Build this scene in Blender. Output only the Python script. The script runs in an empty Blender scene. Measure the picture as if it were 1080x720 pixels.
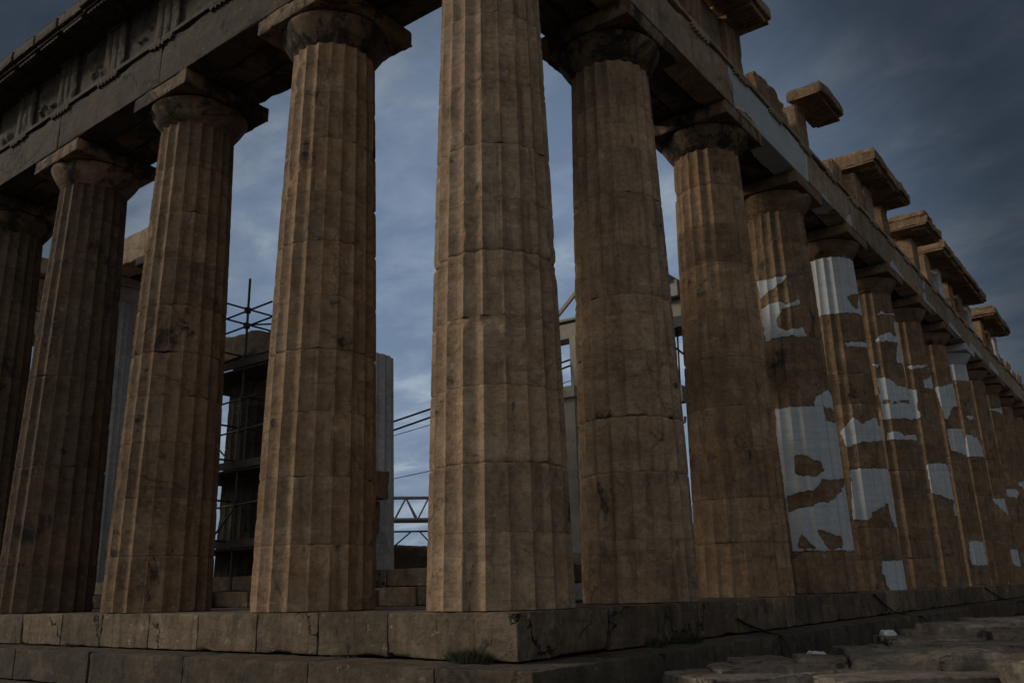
import bpy, math, random
import numpy as np
R_=math.radians
S=bpy.context.scene
COL=S.collection
# ---------------------------------------------------------------- camera
cd=bpy.data.cameras.new('camera'); cam=bpy.data.objects.new('camera',cd); COL.objects.link(cam); S.camera=cam
cd.sensor_width=36; cd.lens=911.09/1080*36; cd.clip_start=.05; cd.clip_end=6000
_yaw,_pit,_rol=0.644215,0.279700,-0.022901
def _axes(yaw,pit,rol):
    cy,sy,cp,sp=math.cos(yaw),math.sin(yaw),math.cos(pit),math.sin(pit)
    f=np.array([-sy*cp,cy*cp,sp]); r0=np.array([cy,sy,0.]); u0=np.cross(r0,f)
    return math.cos(rol)*r0+math.sin(rol)*u0, -math.sin(rol)*r0+math.cos(rol)*u0, f
from mathutils import Matrix, Vector
_r,_u,_f=_axes(_yaw,_pit,_rol)
cam.matrix_world=Matrix(((_r[0],_u[0],-_f[0],6.176),(_r[1],_u[1],-_f[1],-8.198),(_r[2],_u[2],-_f[2],.235),(0,0,0,1)))
# ---------------------------------------------------------------- light
SUN=np.array([-.78,-.50,.46]); SUN/=np.linalg.norm(SUN)          # towards the veiled sun
SKY_K=0.10; BACK=1.3; SUN_K=1.4
S.view_settings.view_transform='Standard'; S.view_settings.look='None'; S.view_settings.gamma=1
S.view_settings.exposure=0.02
sl=bpy.data.lights.new('sun','SUN'); so=bpy.data.objects.new('sun',sl); COL.objects.link(so)
sl.energy=SUN_K; sl.angle=R_(14); sl.color=(1,.88,.72)
so.rotation_euler=Vector(tuple(SUN)).to_track_quat('Z','Y').to_euler()
W=bpy.data.worlds.new('World'); S.world=W; W.use_nodes=True
def sky():
    nt=W.node_tree; N=nt.nodes; L=nt.links; N.clear()
    out=N.new('ShaderNodeOutputWorld'); bg=N.new('ShaderNodeBackground'); bg.inputs[1].default_value=SKY_K
    st=N.new('ShaderNodeTexSky'); st.sky_type='NISHITA'; st.sun_disc=False
    st.sun_elevation=math.asin(SUN[2]); st.sun_rotation=math.atan2(SUN[0],SUN[1])
    tc=N.new('ShaderNodeTexCoord')
    # cloud deck: direction projected on a layer overhead
    sep=N.new('ShaderNodeSeparateXYZ'); L.new(tc.outputs['Generated'],sep.inputs[0])
    za=N.new('ShaderNodeMath'); za.operation='MAXIMUM'; L.new(sep.outputs[2],za.inputs[0]); za.inputs[1].default_value=0
    zb=N.new('ShaderNodeMath'); zb.operation='ADD'; L.new(za.outputs[0],zb.inputs[0]); zb.inputs[1].default_value=.22
    dv=N.new('ShaderNodeVectorMath'); dv.operation='DIVIDE'; cb=N.new('ShaderNodeCombineXYZ')
    for i in range(3): L.new(zb.outputs[0],cb.inputs[i])
    L.new(tc.outputs['Generated'],dv.inputs[0]); L.new(cb.outputs[0],dv.inputs[1])
    n1=N.new('ShaderNodeTexNoise'); n1.inputs['Scale'].default_value=1.5; n1.inputs['Detail'].default_value=7; n1.inputs['Roughness'].default_value=.55; n1.inputs['Distortion'].default_value=.5
    mp=N.new('ShaderNodeMapping'); mp.inputs['Rotation'].default_value=(0,0,R_(37)); mp.inputs['Scale'].default_value=(1.0,1.35,1); mp.inputs['Location'].default_value=(3.1,.4,0)
    L.new(dv.outputs[0],mp.inputs[0]); L.new(mp.outputs[0],n1.inputs['Vector'])
    cr=N.new('ShaderNodeValToRGB'); e=cr.color_ramp.elements
    e[0].position=.42; e[0].color=(1.36,1.92,2.82,1); e[1].position=.60; e[1].color=(2.88,3.45,4.2,1)
    m=e.new(.515); m.color=(1.86,2.44,3.36,1)
    n2=N.new('ShaderNodeTexNoise'); n2.inputs['Scale'].default_value=5.2; n2.inputs['Detail'].default_value=8; n2.inputs['Roughness'].default_value=.6; n2.inputs['Distortion'].default_value=.35
    L.new(mp.outputs[0],n2.inputs['Vector'])
    nm=N.new('ShaderNodeMix'); nm.data_type='FLOAT'; nm.inputs[0].default_value=.45; L.new(n1.outputs[0],nm.inputs[2]); L.new(n2.outputs[0],nm.inputs[3])
    L.new(nm.outputs[0],cr.inputs[0])
    # sky brightest low behind the temple; lens vignette put into the sky colour around
    b=np.array([-.60,.77,.23]); b/=np.linalg.norm(b)
    dp=N.new('ShaderNodeVectorMath'); dp.operation='DOT_PRODUCT'; L.new(tc.outputs['Generated'],dp.inputs[0]); dp.inputs[1].default_value=tuple(b)
    mr=N.new('ShaderNodeMapRange'); mr.interpolation_type='SMOOTHSTEP'; L.new(dp.outputs['Value'],mr.inputs[0])
    mr.inputs[1].default_value=.83; mr.inputs[2].default_value=1.0; mr.inputs[3].default_value=.13; mr.inputs[4].default_value=1.12
    b2=np.array([.30,-.90,.34]); b2/=np.linalg.norm(b2); d2=N.new('ShaderNodeVectorMath'); d2.operation='DOT_PRODUCT'; L.new(tc.outputs['Generated'],d2.inputs[0]); d2.inputs[1].default_value=tuple(b2)
    m2=N.new('ShaderNodeMapRange'); m2.interpolation_type='SMOOTHSTEP'; L.new(d2.outputs['Value'],m2.inputs[0])   # unseen bright sky behind the camera, added as fill light
    m2.inputs[1].default_value=.0; m2.inputs[2].default_value=.95; m2.inputs[3].default_value=0; m2.inputs[4].default_value=BACK
    mu=N.new('ShaderNodeVectorMath'); mu.operation='SCALE'; L.new(cr.outputs[0],mu.inputs[0]); L.new(mr.outputs[0],mu.inputs['Scale'])
    wv=N.new('ShaderNodeVectorMath'); wv.operation='SCALE'; wv.inputs[0].default_value=(2.7,2.75,2.8); L.new(m2.outputs[0],wv.inputs['Scale'])
    av=N.new('ShaderNodeVectorMath'); av.operation='ADD'; L.new(mu.outputs[0],av.inputs[0]); L.new(wv.outputs[0],av.inputs[1])
    mx=N.new('ShaderNodeMix'); mx.data_type='RGBA'; mx.inputs[0].default_value=.93
    L.new(st.outputs[0],mx.inputs[6]); L.new(av.outputs[0],mx.inputs[7]); L.new(mx.outputs[2],bg.inputs[0]); L.new(bg.outputs[0],out.inputs[0])
sky()
# ---------------------------------------------------------------- numpy noise
def _h(i,j,k,s):
    n=(i*374761393+j*668265263+k*2147483647+s*1274126177)&0xffffffff
    n=((n^(n>>13))*1274126177)&0xffffffff; n=((n^(n>>16))*2246822519)&0xffffffff
    return ((n^(n>>15))&0xffff)/65535.
def vnoise(P,s=0):
    P=np.asarray(P,float); F=np.floor(P); I=F.astype(np.int64); f=P-F; f=f*f*(3-2*f); o=0
    for a in(0,1):
        wa=f[:,0] if a else 1-f[:,0]
        for b in(0,1):
            wb=f[:,1] if b else 1-f[:,1]
            for c in(0,1):
                wc=f[:,2] if c else 1-f[:,2]
                o=o+wa*wb*wc*_h(I[:,0]+a,I[:,1]+b,I[:,2]+c,s)
    return o
def fbm(P,s=0,o=4):
    P=np.asarray(P,float); t=0;a=.5;w=0
    for i in range(o):
        t=t+a*vnoise(P*2**i+17.3*i,s+i); w+=a; a*=.5
    return t/w
def sst(a,b,x):
    t=np.clip((x-a)/(b-a),0,1); return t*t*(3-2*t)
# ---------------------------------------------------------------- object helpers
def link(o): COL.objects.link(o); return o
def mesh(name,V,F,mat,parent=None,sharp=None,attrs=None,loc=None):
    """V (n,3) world coordinates (relative to loc), F list of quads/ngons -> ONE mesh object"""
    V=np.asarray(V,float)
    if loc is None: loc=np.zeros(3)
    loc=np.asarray(loc,float)
    me=bpy.data.meshes.new(name)
    if isinstance(F,np.ndarray):
        Fl=[F]
    else: Fl=F
    idx=[];ls=[];lt=[];n=0
    for A in Fl:
        if isinstance(A,np.ndarray):
            idx.append(A.reshape(-1)); ls.append(n+np.arange(len(A))*A.shape[1]); lt.append(np.full(len(A),A.shape[1])); n+=A.size
        else:
            idx.append(np.array(A)); ls.append(np.array([n])); lt.append(np.array([len(A)])); n+=len(A)
    idx=np.concatenate(idx).astype(np.int32); ls=np.concatenate(ls).astype(np.int32); lt=np.concatenate(lt).astype(np.int32)
    me.vertices.add(len(V)); me.vertices.foreach_set('co',(V-loc).astype(np.float32).ravel())
    me.loops.add(len(idx)); me.loops.foreach_set('vertex_index',idx)
    me.polygons.add(len(ls)); me.polygons.foreach_set('loop_start',ls)
    me.polygons.foreach_set('loop_total',lt)
    me.update(calc_edges=True); me.validate()
    if sharp is not None:
        me.polygons.foreach_set('use_smooth',np.ones(len(me.polygons),bool)); me.set_sharp_from_angle(angle=R_(sharp))
    for k,a in (attrs or {}).items():
        at=me.attributes.new(k,'FLOAT','POINT'); at.data.foreach_set('value',np.asarray(a,np.float32))
    me.materials.append(mat)
    o=link(bpy.data.objects.new(name,me)); o.location=loc
    if parent is not None:
        o.parent=parent; pl=parent
        off=np.zeros(3)
        while pl is not None: off+=np.array(pl.location); pl=pl.parent
        o.location=loc-off
    return o
def tag(o,label=None,cat=None,group=None,kind=None):
    if label: o['label']=label
    if label and not kind: kind='thing'
    if cat: o['category']=cat
    if group: o['group']=group
    if kind: o['kind']=kind
    return o
def thing(name,loc,label,cat,group=None):
    o=link(bpy.data.objects.new(name,None)); o.location=loc; o.empty_display_size=.3
    return tag(o,label,cat,group)
class MB:
    def __init__(s): s.V=[];s.F=[];s.n=0
    def add(s,V,F):
        V=np.asarray(V,float); s.V.append(V)
        for f in (F if not isinstance(F,np.ndarray) else [F]):
            if isinstance(f,np.ndarray): s.F.append(f+s.n)
            else: s.F.append([i+s.n for i in f])
        s.n+=len(V)
    def box(s,a,b):
        a=np.minimum(a,b)*1.;b=np.maximum(a,b)*1.
        V=[(x,y,z) for x in(a[0],b[0]) for y in(a[1],b[1]) for z in(a[2],b[2])]
        s.add(V,np.array([(0,1,3,2),(4,6,7,5),(0,4,5,1),(2,3,7,6),(0,2,6,4),(1,5,7,3)]))
    def tube(s,p,q,r,n=8,r2=None):
        p=np.array(p,float);q=np.array(q,float);d=q-p;d/=np.linalg.norm(d)
        a=np.cross(d,(0,0,1) if abs(d[2])<.9 else (1,0,0));a/=np.linalg.norm(a);b=np.cross(d,a)
        t=np.arange(n)*2*np.pi/n; c=np.outer(np.cos(t),a)+np.outer(np.sin(t),b)
        V=np.vstack([p+c*r,q+c*(r if r2 is None else r2)]); i=np.arange(n);j=(i+1)%n
        s.add(V,[np.stack([i,j,j+n,i+n],1),list(range(n))[::-1],list(range(n,2*n))])
    def bar(s,p,q,w,h):      # rectangular bar from p to q
        p=np.array(p,float);q=np.array(q,float);d=q-p;d/=np.linalg.norm(d)
        a=np.cross(d,(0,0,1) if abs(d[2])<.95 else (0,1,0));a/=np.linalg.norm(a);b=np.cross(a,d)
        c=np.array([a*w/2+b*h/2,-a*w/2+b*h/2,-a*w/2-b*h/2,a*w/2-b*h/2])
        V=np.vstack([p+c,q+c]); i=np.arange(4);j=(i+1)%4
        s.add(V,[np.stack([i,j,j+4,i+4],1),[3,2,1,0],[4,5,6,7]])
    def path(s,pts,r,n=8):
        for a,b in zip(pts[:-1],pts[1:]): s.tube(a,b,r,n)
    def build(s,name,mat,parent=None,sharp=30,loc=None,attrs=None):
        return mesh(name,np.vstack(s.V),s.F,mat,parent,sharp,attrs,loc)
def _ticks(L,res,fine=True):
    if fine and L>.25:
        e=[0,.012,.03,.06,.1]; m=[x for x in e if x<L*.3]
        n=max(1,int(round((L-2*m[-1])/res))); mid=np.linspace(m[-1],L-m[-1],n+1)[1:-1]
        return np.array(m+list(mid)+[L-x for x in m[::-1]])-L/2
    return np.linspace(-L/2,L/2,max(2,int(round(L/res))+1))
def stonebox(c,d,res=.12,r0=.008,chip=.09,rough=.006,seed=0,rot=0,freq=1.6,thr=.5,bulge=0.,lump=0.,fine=True):
    """a weathered block: box lattice with rounded, chipped edges. returns V,F (world)"""
    d=np.array(d,float);h=d/2
    T=[_ticks(x,res,fine) for x in d]; n=[len(t) for t in T]
    G=np.full(n,-1,int); I=np.stack(np.meshgrid(*[np.arange(k) for k in n],indexing='ij'),-1).reshape(-1,3)
    on=((I==0)|(I==np.array(n)-1)).any(1); I=I[on]
    G[I[:,0],I[:,1],I[:,2]]=np.arange(len(I))
    V=np.stack([T[k][I[:,k]] for k in range(3)],1)
    F=[]
    for ax in range(3):
        u,v=[k for k in range(3) if k!=ax]
        a,b=np.meshgrid(np.arange(n[u]-1),np.arange(n[v]-1),indexing='ij');a=a.ravel();b=b.ravel()
        for side in(0,n[ax]-1):
            def g(da,db):
                q=[None]*3;q[ax]=np.full(len(a),side);q[u]=a+da;q[v]=b+db
                return G[q[0],q[1],q[2]]
            f=np.stack([g(0,0),g(1,0),g(1,1),g(0,1)],1)
            flip=(side==0)^(ax==1)
            F.append(f[:,::-1] if flip else f)
    F=np.concatenate(F)
    W=V+np.array(c)
    nz=fbm(W*freq+seed*3.7,seed,4)
    Rr=np.minimum(r0+chip*sst(thr,thr+.28,nz)*2.2,(.95 if r0>.05 else .48)*h.min())[:,None]
    cl=np.clip(V,-h+Rr,h-Rr); q=V-cl; L=np.linalg.norm(q,axis=1,keepdims=True); L=np.maximum(L,1e-6)
    k=(np.abs(q)>1e-5).sum(1)
    V2=cl+q/L*np.minimum(L,Rr)
    V=np.where((k>=2)[:,None],V2,V)
    nrm=np.sign(V)*(np.abs(np.abs(V)-h)<.02)
    V=V-nrm*(rough*fbm(W*9+seed,seed+5,3))[:,None]*2
    if lump:
        D=np.stack([fbm(W*1.1+seed*1.3+o,seed+o,4)-.5 for o in(11,23,37)],1); V=V+D*lump*2
        D=np.stack([fbm(W*4+seed*1.3+o,seed+o,3)-.5 for o in(5,7,9)],1); V=V+D*lump*.5
    if rot:
        cr,sr=math.cos(rot),math.sin(rot); V=np.stack([V[:,0]*cr-V[:,1]*sr,V[:,0]*sr+V[:,1]*cr,V[:,2]],1)
    return V+np.array(c),F
def sbox(name,c,d,mat,parent=None,attrs=None,**k):
    V,F=stonebox(c,d,**k)
    return mesh(name,V,F,mat,parent,40,attrs(V) if attrs else {'patch':np.full(len(V),-.3)},loc=np.array(c))
# ---------------------------------------------------------------- materials
class NT:
    def __init__(s,name):
        s.m=bpy.data.materials.new(name); s.m.use_nodes=True; s.t=s.m.node_tree; s.t.nodes.clear()
        s.out=s.n('ShaderNodeOutputMaterial'); s.b=s.n('ShaderNodeBsdfPrincipled'); s.l(s.b.outputs[0],s.out.inputs[0])
    def n(s,t,**k):
        x=s.t.nodes.new(t)
        for a,v in k.items(): setattr(x,a,v)
        return x
    def l(s,a,b): s.t.links.new(a,b)
    def val(s,sock,v):
        if isinstance(v,bpy.types.NodeSocket): s.l(v,sock)
        else: sock.default_value=v
    def math(s,op,a,b=0.,c=None,clamp=False):
        x=s.n('ShaderNodeMath',operation=op,use_clamp=clamp); s.val(x.inputs[0],a); s.val(x.inputs[1],b)
        if c is not None: s.val(x.inputs[2],c)
        return x.outputs[0]
    def noise(s,vec,scale,detail=4,rough=.55,dist=0.):
        x=s.n('ShaderNodeTexNoise'); s.l(vec,x.inputs['Vector']); x.inputs['Scale'].default_value=scale; x.inputs['Detail'].default_value=detail
        x.inputs['Roughness'].default_value=rough; x.inputs['Distortion'].default_value=dist; return x.outputs[0]
    def map(s,vec,scale=(1,1,1),rot=(0,0,0),loc=(0,0,0)):
        x=s.n('ShaderNodeMapping'); s.l(vec,x.inputs[0]); x.inputs['Scale'].default_value=scale; x.inputs['Rotation'].default_value=rot; s.val(x.inputs['Location'],loc); return x.outputs[0]
    def ramp(s,f,a,b,lo=0.,hi=1.):
        x=s.n('ShaderNodeMapRange',interpolation_type='SMOOTHSTEP'); s.l(f,x.inputs[0])
        for i,v in enumerate((a,b,lo,hi)): s.val(x.inputs[i+1],v)
        return x.outputs[0]
    def mix(s,f,a,b,blend='MIX'):
        x=s.n('ShaderNodeMix',data_type='RGBA',blend_type=blend); s.val(x.inputs[0],f)
        for i,v in((6,a),(7,b)): s.val(x.inputs[i],v if isinstance(v,bpy.types.NodeSocket) else (*v,1))
        return x.outputs[2]
    def bump(s,h,st,dist,prev=None):
        x=s.n('ShaderNodeBump'); x.inputs['Strength'].default_value=st; x.inputs['Distance'].default_value=dist; s.l(h,x.inputs['Height'])
        if prev: s.l(prev,x.inputs['Normal'])
        return x.outputs[0]
def stone(name,A,B,C=(.34,.26,.18),crust=.35,crack=1.,streak=1.,light=.4,patch=False,white=(.45,.475,.49),dark=(.028,.023,.019),bump=1.,rough=.86,vary=.22):
    t=NT(name); geo=t.n('ShaderNodeNewGeometry'); oi=t.n('ShaderNodeObjectInfo'); P0=geo.outputs['Position']
    rv=t.n('ShaderNodeVectorMath',operation='SCALE'); t.l(oi.outputs['Random'],rv.inputs['Scale']); rv.inputs[0].default_value=(37.,53.,71.)
    ad=t.n('ShaderNodeVectorMath',operation='ADD'); t.l(P0,ad.inputs[0]); t.l(rv.outputs[0],ad.inputs[1]); P=ad.outputs[0]   # every block has veins of its own
    n_big=t.noise(P,.55,5,.6); n_mid=t.noise(P,2.2,7,.62,.3); n_fin=t.noise(P,13,7,.72); n_vf=t.noise(P,60,4,.6)
    col=t.mix(t.ramp(n_big,.33,.66),A,B)
    col=t.mix(t.math('MULTIPLY',t.ramp(n_mid,.46,.68),.85),col,C)
    col=t.mix(t.math('MULTIPLY',t.ramp(n_mid,.47,.33),.55),col,tuple(x*.5 for x in B))
    # marble bedding veins, tilted bands
    vb=t.noise(t.map(P,(1.3,1.3,11.),(R_(14),R_(-17),0)),1.0,6,.6,1.1)
    col=t.mix(t.math('MULTIPLY',t.ramp(vb,.52,.68),.42*streak),col,tuple(x*.45 for x in A))
    col=t.mix(t.math('MULTIPLY',t.ramp(vb,.40,.30),.30*streak),col,tuple(min(1,x*1.5) for x in C))
    # rain streaks, vertical
    vs=t.noise(t.map(P,(7,7,.55)),1.0,5,.6,.4)
    col=t.mix(t.math('MULTIPLY',t.ramp(vs,.50,.70),.5*streak),col,tuple(x*.36 for x in B))
    # fine grain
    g=t.math('ADD',t.math('MULTIPLY',n_fin,1.1),t.math('MULTIPLY',n_vf,.5)); gs=t.math('ADD',t.math('MULTIPLY',g,1.35),-.06)
    col=t.mix(1.,col,t_rgb(t,gs),'MULTIPLY')
    # pale abrasion
    la=t.math('MULTIPLY',t.ramp(t.noise(P,5.5,8,.72,.3),.60,.68),light)
    col=t.mix(la,col,(.40,.34,.27))
    # black crust
    cn=t.noise(t.map(P,(1.25,1.25,.85)),1.,10,.72,.5)
    cf=t.math('MULTIPLY',t.ramp(t.math('ADD',cn,t.math('MULTIPLY',t.math('SUBTRACT',n_fin,.5),.22)),.68-.30*crust,.76-.28*crust),.9)
    col=t.mix(cf,col,dark)
    # pitted dark specks
    sp=t.ramp(t.noise(P,22,5,.7),.64,.70); spm=t.ramp(t.noise(P,1.7,3,.5),.5,.62)
    col=t.mix(t.math('MULTIPLY',t.math('MULTIPLY',sp,spm),.75),col,tuple(x*1.2 for x in dark))
    # cracks
    cv=t.n('ShaderNodeTexVoronoi',feature='DISTANCE_TO_EDGE'); cv.inputs['Scale'].default_value=.55
    w=t.n('ShaderNodeTexNoise'); t.l(P,w.inputs['Vector']); w.inputs['Scale'].default_value=2.1; w.inputs['Detail'].default_value=6; w.inputs['Roughness'].default_value=.65
    wv=t.n('ShaderNodeVectorMath',operation='MULTIPLY_ADD'); t.l(w.outputs['Color'],wv.inputs[0]); wv.inputs[1].default_value=(.9,.9,.9); t.l(P,wv.inputs[2]); t.l(wv.outputs[0],cv.inputs['Vector'])
    ck=t.math('MULTIPLY',t.ramp(cv.outputs['Distance'],.012,.003),t.ramp(t.noise(P,.8,3,.5),.50,.58)); ck=t.math('MULTIPLY',ck,.85*crack)
    col=t.mix(ck,col,(.012,.010,.008))
    # per block tone
    tone=t.math('MULTIPLY_ADD',oi.outputs['Random'],vary*2,1-vary)
    col=t.mix(1.,col,t_rgb(t,tone),'MULTIPLY')
    h=t.math('ADD',t.math('MULTIPLY',n_mid,.5),t.math('MULTIPLY',n_fin,.35)); h=t.math('SUBTRACT',h,t.math('MULTIPLY',ck,.6)); h=t.math('SUBTRACT',h,t.math('MULTIPLY',sp,.18))
    r=rough
    if patch:
        at=t.n('ShaderNodeAttribute',attribute_name='patch'); f=t.math('ADD',at.outputs['Fac'],t.math('MULTIPLY',t.math('SUBTRACT',t.noise(P0,5,6,.68),.5),.20))
        m=t.ramp(f,.0,.012); seam=t.math('MULTIPLY',t.ramp(f,-.03,-.004),t.ramp(f,.018,.004))
        wn=t.noise(t.map(P,(1.2,1.2,7),(R_(20),R_(12),0)),1.,6,.6,1.2)
        wc=t.mix(t.ramp(wn,.35,.68),white,tuple(x*.86 for x in white))
        wc=t.mix(t.ramp(t.noise(P,1.1,6,.65),.48,.72,0.,.55),wc,(.34,.335,.32))
        wc=t.mix(.5,wc,t_rgb(t,t.math('ADD',t.math('MULTIPLY',n_fin,.7),.62)),'MULTIPLY')
        col=t.mix(m,col,wc); col=t.mix(t.math('MULTIPLY',seam,.45),col,(.03,.026,.022))
        h=t.math('ADD',t.math('MULTIPLY',h,t.math('SUBTRACT',1.,t.math('MULTIPLY',m,.75))),t.math('MULTIPLY',m,.35))
    t.l(col,t.b.inputs['Base Color']); t.b.inputs['Roughness'].default_value=r; t.b.inputs['Specular IOR Level'].default_value=.25
    b1=t.bump(h,.8*bump,.07); b2=t.bump(n_vf,.25*bump,.012,b1); t.l(b2,t.b.inputs['Normal'])
    return t.m
def t_rgb(t,v):
    c=t.n('ShaderNodeCombineXYZ')
    for i in range(3): t.l(v,c.inputs[i])
    return c.outputs[0]
def plain(name,col,rough=.6,metal=0.,scale=12.,amt=.35,wear=None):
    t=NT(name); geo=t.n('ShaderNodeNewGeometry'); P=geo.outputs['Position']
    n=t.noise(P,scale,6,.65); c=t.mix(t.ramp(n,.35,.7),col,tuple(x*(1-amt) for x in col))
    if wear: c=t.mix(t.math('MULTIPLY',t.ramp(t.noise(P,scale*.4,8,.7),.56,.66),.8),c,wear)
    t.l(c,t.b.inputs['Base Color']); t.b.inputs['Roughness'].default_value=rough; t.b.inputs['Metallic'].default_value=metal
    t.l(t.bump(n,.3,.01),t.b.inputs['Normal']); return t.m
M={}
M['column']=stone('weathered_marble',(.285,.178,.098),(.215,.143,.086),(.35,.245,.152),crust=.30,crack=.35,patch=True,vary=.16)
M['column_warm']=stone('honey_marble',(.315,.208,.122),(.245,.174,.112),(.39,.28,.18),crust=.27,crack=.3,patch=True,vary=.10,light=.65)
M['column_mid']=stone('dimmed_brown_marble',(.205,.132,.074),(.155,.104,.063),(.255,.178,.11),crust=.32,crack=.3,patch=True,vary=.15)  # lens darkening toward the sides put into the column colour
M['column_dark']=stone('dimmed_marble',(.118,.076,.044),(.09,.062,.039),(.145,.10,.064),crust=.40,crack=.4,patch=True,vary=.10)  # vignette darkening of the far-left columns painted into the stone
M['capital']=stone('crusted_marble',(.21,.138,.08),(.15,.108,.07),(.25,.18,.115),crust=.72,streak=.6,light=.25,patch=True)
M['entab']=stone('dimmed_grey_marble',(.075,.060,.043),(.058,.048,.036),(.10,.081,.060),crust=.24,streak=.7,patch=True,crack=.8)  # front beam colour lowered to carry the lens falloff
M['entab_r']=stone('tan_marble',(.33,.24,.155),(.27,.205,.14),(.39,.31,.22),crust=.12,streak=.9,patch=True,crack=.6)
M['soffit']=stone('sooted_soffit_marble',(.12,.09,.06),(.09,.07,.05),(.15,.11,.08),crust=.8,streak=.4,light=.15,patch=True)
M['step']=stone('step_marble',(.150,.110,.071),(.105,.08,.054),(.205,.155,.103),crust=.31,crack=1.4,streak=.9,light=.8,vary=.28)  # vignette darkness along the steps partly put into this colour
M['step_low']=stone('low_step_marble',(.090,.070,.048),(.064,.052,.038),(.135,.105,.073),crust=.36,crack=1.,streak=.6)
M['new']=stone('new_white_marble',(.50,.51,.51),(.44,.45,.46),(.55,.55,.54),crust=-.3,crack=.15,streak=.35,light=.0,bump=.4,dark=(.2,.19,.18),vary=.08)
M['rock']=stone('rubble_marble',(.20,.165,.128),(.15,.125,.098),(.30,.255,.20),crust=.30,crack=.8,light=.5,bump=1.4)
M['rock_red']=stone('reddish_rubble',(.19,.135,.10),(.145,.11,.085),(.24,.20,.16),crust=.36,crack=.8,bump=1.4)
M['white_rock']=stone('white_rubble',(.55,.55,.54),(.48,.48,.47),(.6,.6,.58),crust=-.2,crack=.2,streak=.2)
M['steel']=plain('beige_crane_paint',(.40,.37,.30),.5,0.,3.,.25,(.22,.17,.12))
M['grey_steel']=plain('grey_steel',(.30,.31,.31),.5,.2,6.,.3)
M['pipe']=plain('scaffold_pipe',(.07,.07,.072),.5,.6,9.,.4,(.06,.035,.02))
M['plank']=plain('scaffold_planks',(.05,.042,.034),.85,0.,7.,.5)
M['rubber']=plain('black_cable',(.012,.012,.013),.6,0.,9.,.3)
M['grass']=plain('dry_green_blades',(.045,.055,.022),.8,0.,30.,.5)
T0=10.433; AZ=T0-.345; SH=9.6                 # abacus top / abacus bottom / shaft top
ZA=11.45; ZT=11.56; ZF=12.90; ZC=13.42        # architrave, taenia, frieze, cornice tops
def axis(k,side):
    d=0 if k==0 else 3.68+4.295*(k-1)
    return np.array((-1.02-d,1.02)) if side=='F' else np.array((-1.02,1.02+d))
# ================================================================ ground
def ground():
    def line(*seg): return np.unique(np.concatenate([np.arange(a,b,s) for a,b,s in seg]).round(3))
    xs=line((-3000,-100,300),(-100,-40,10),(-40,0,2),(0,9,.11),(9,30,1.),(30,100,10),(100,3001,300))
    ys=line((-3000,-100,300),(-100,-20,10),(-20,-3,1.),(-3,20,.11),(20,80,.9),(80,200,10),(200,3001,300))
    X,Y=np.meshgrid(xs,ys,indexing='ij'); P=np.stack([X.ravel(),Y.ravel(),0*X.ravel()],1)
    x,y=P[:,0],P[:,1]
    near=sst(-9,-1,y)*sst(90,60,y)*sst(.2,1.7,x)*sst(30,6,x)
    n=fbm(P*.9,3,4)-.5; f=fbm(P*6,4,4)-.5
    gate=sst(30,12,np.hypot(x-3,y-6))
    z=-1.62+.50*near+n*.28*near+f*.09*gate*near
    P[:,2]=z
    nx,ny=len(xs),len(ys); a,b=np.meshgrid(np.arange(nx-1),np.arange(ny-1),indexing='ij'); i=(a*ny+b).ravel()
    F=np.stack([i,i+ny,i+ny+1,i+1],1)
    t=NT('gravel_earth'); geo=t.n('ShaderNodeNewGeometry'); Q=geo.outputs['Position']
    n1=t.noise(Q,.8,7,.65); n2=t.noise(Q,18,5,.7)
    c=t.mix(t.ramp(n1,.35,.65),(.13,.108,.082),(.082,.068,.052))
    v=t.n('ShaderNodeTexVoronoi'); v.inputs['Scale'].default_value=26; t.l(Q,v.inputs['Vector'])
    c=t.mix(t.ramp(v.outputs['Distance'],.15,.55,0.,.6),c,(.04,.034,.027)); c=t.mix(t.math('MULTIPLY',t.ramp(n2,.58,.7),.5),c,(.24,.21,.17))
    t.l(c,t.b.inputs['Base Color']); t.b.inputs['Roughness'].default_value=.95
    h=t.math('SUBTRACT',n2,v.outputs['Distance']); t.l(t.bump(h,.9,.05),t.b.inputs['Normal'])
    tag(mesh('ground',P,F,t.m,sharp=60),kind='structure')
    t=NT('temple_paving'); geo=t.n('ShaderNodeNewGeometry'); Q=geo.outputs['Position']
    b=t.n('ShaderNodeTexBrick'); t.l(Q,b.inputs['Vector']); b.inputs['Scale'].default_value=.72; b.inputs['Mortar Size'].default_value=.006
    b.inputs['Color1'].default_value=(.19,.155,.118,1); b.inputs['Color2'].default_value=(.15,.125,.097,1); b.inputs['Mortar'].default_value=(.02,.017,.013,1)
    c=t.mix(t.ramp(t.noise(Q,1.4,8,.7),.5,.7,0.,.6),b.outputs[0],(.06,.05,.04)); t.l(c,t.b.inputs['Base Color']); t.b.inputs['Roughness'].default_value=.9
    t.l(t.bump(t.noise(Q,6,6,.7),.5,.03),t.b.inputs['Normal'])
    mb=MB(); mb.box((-29.0,1.95,-.5),(-1.95,67.6,-.022)); tag(mb.build('temple_floor',t.m,sharp=None),kind='structure')
ground()
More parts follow.
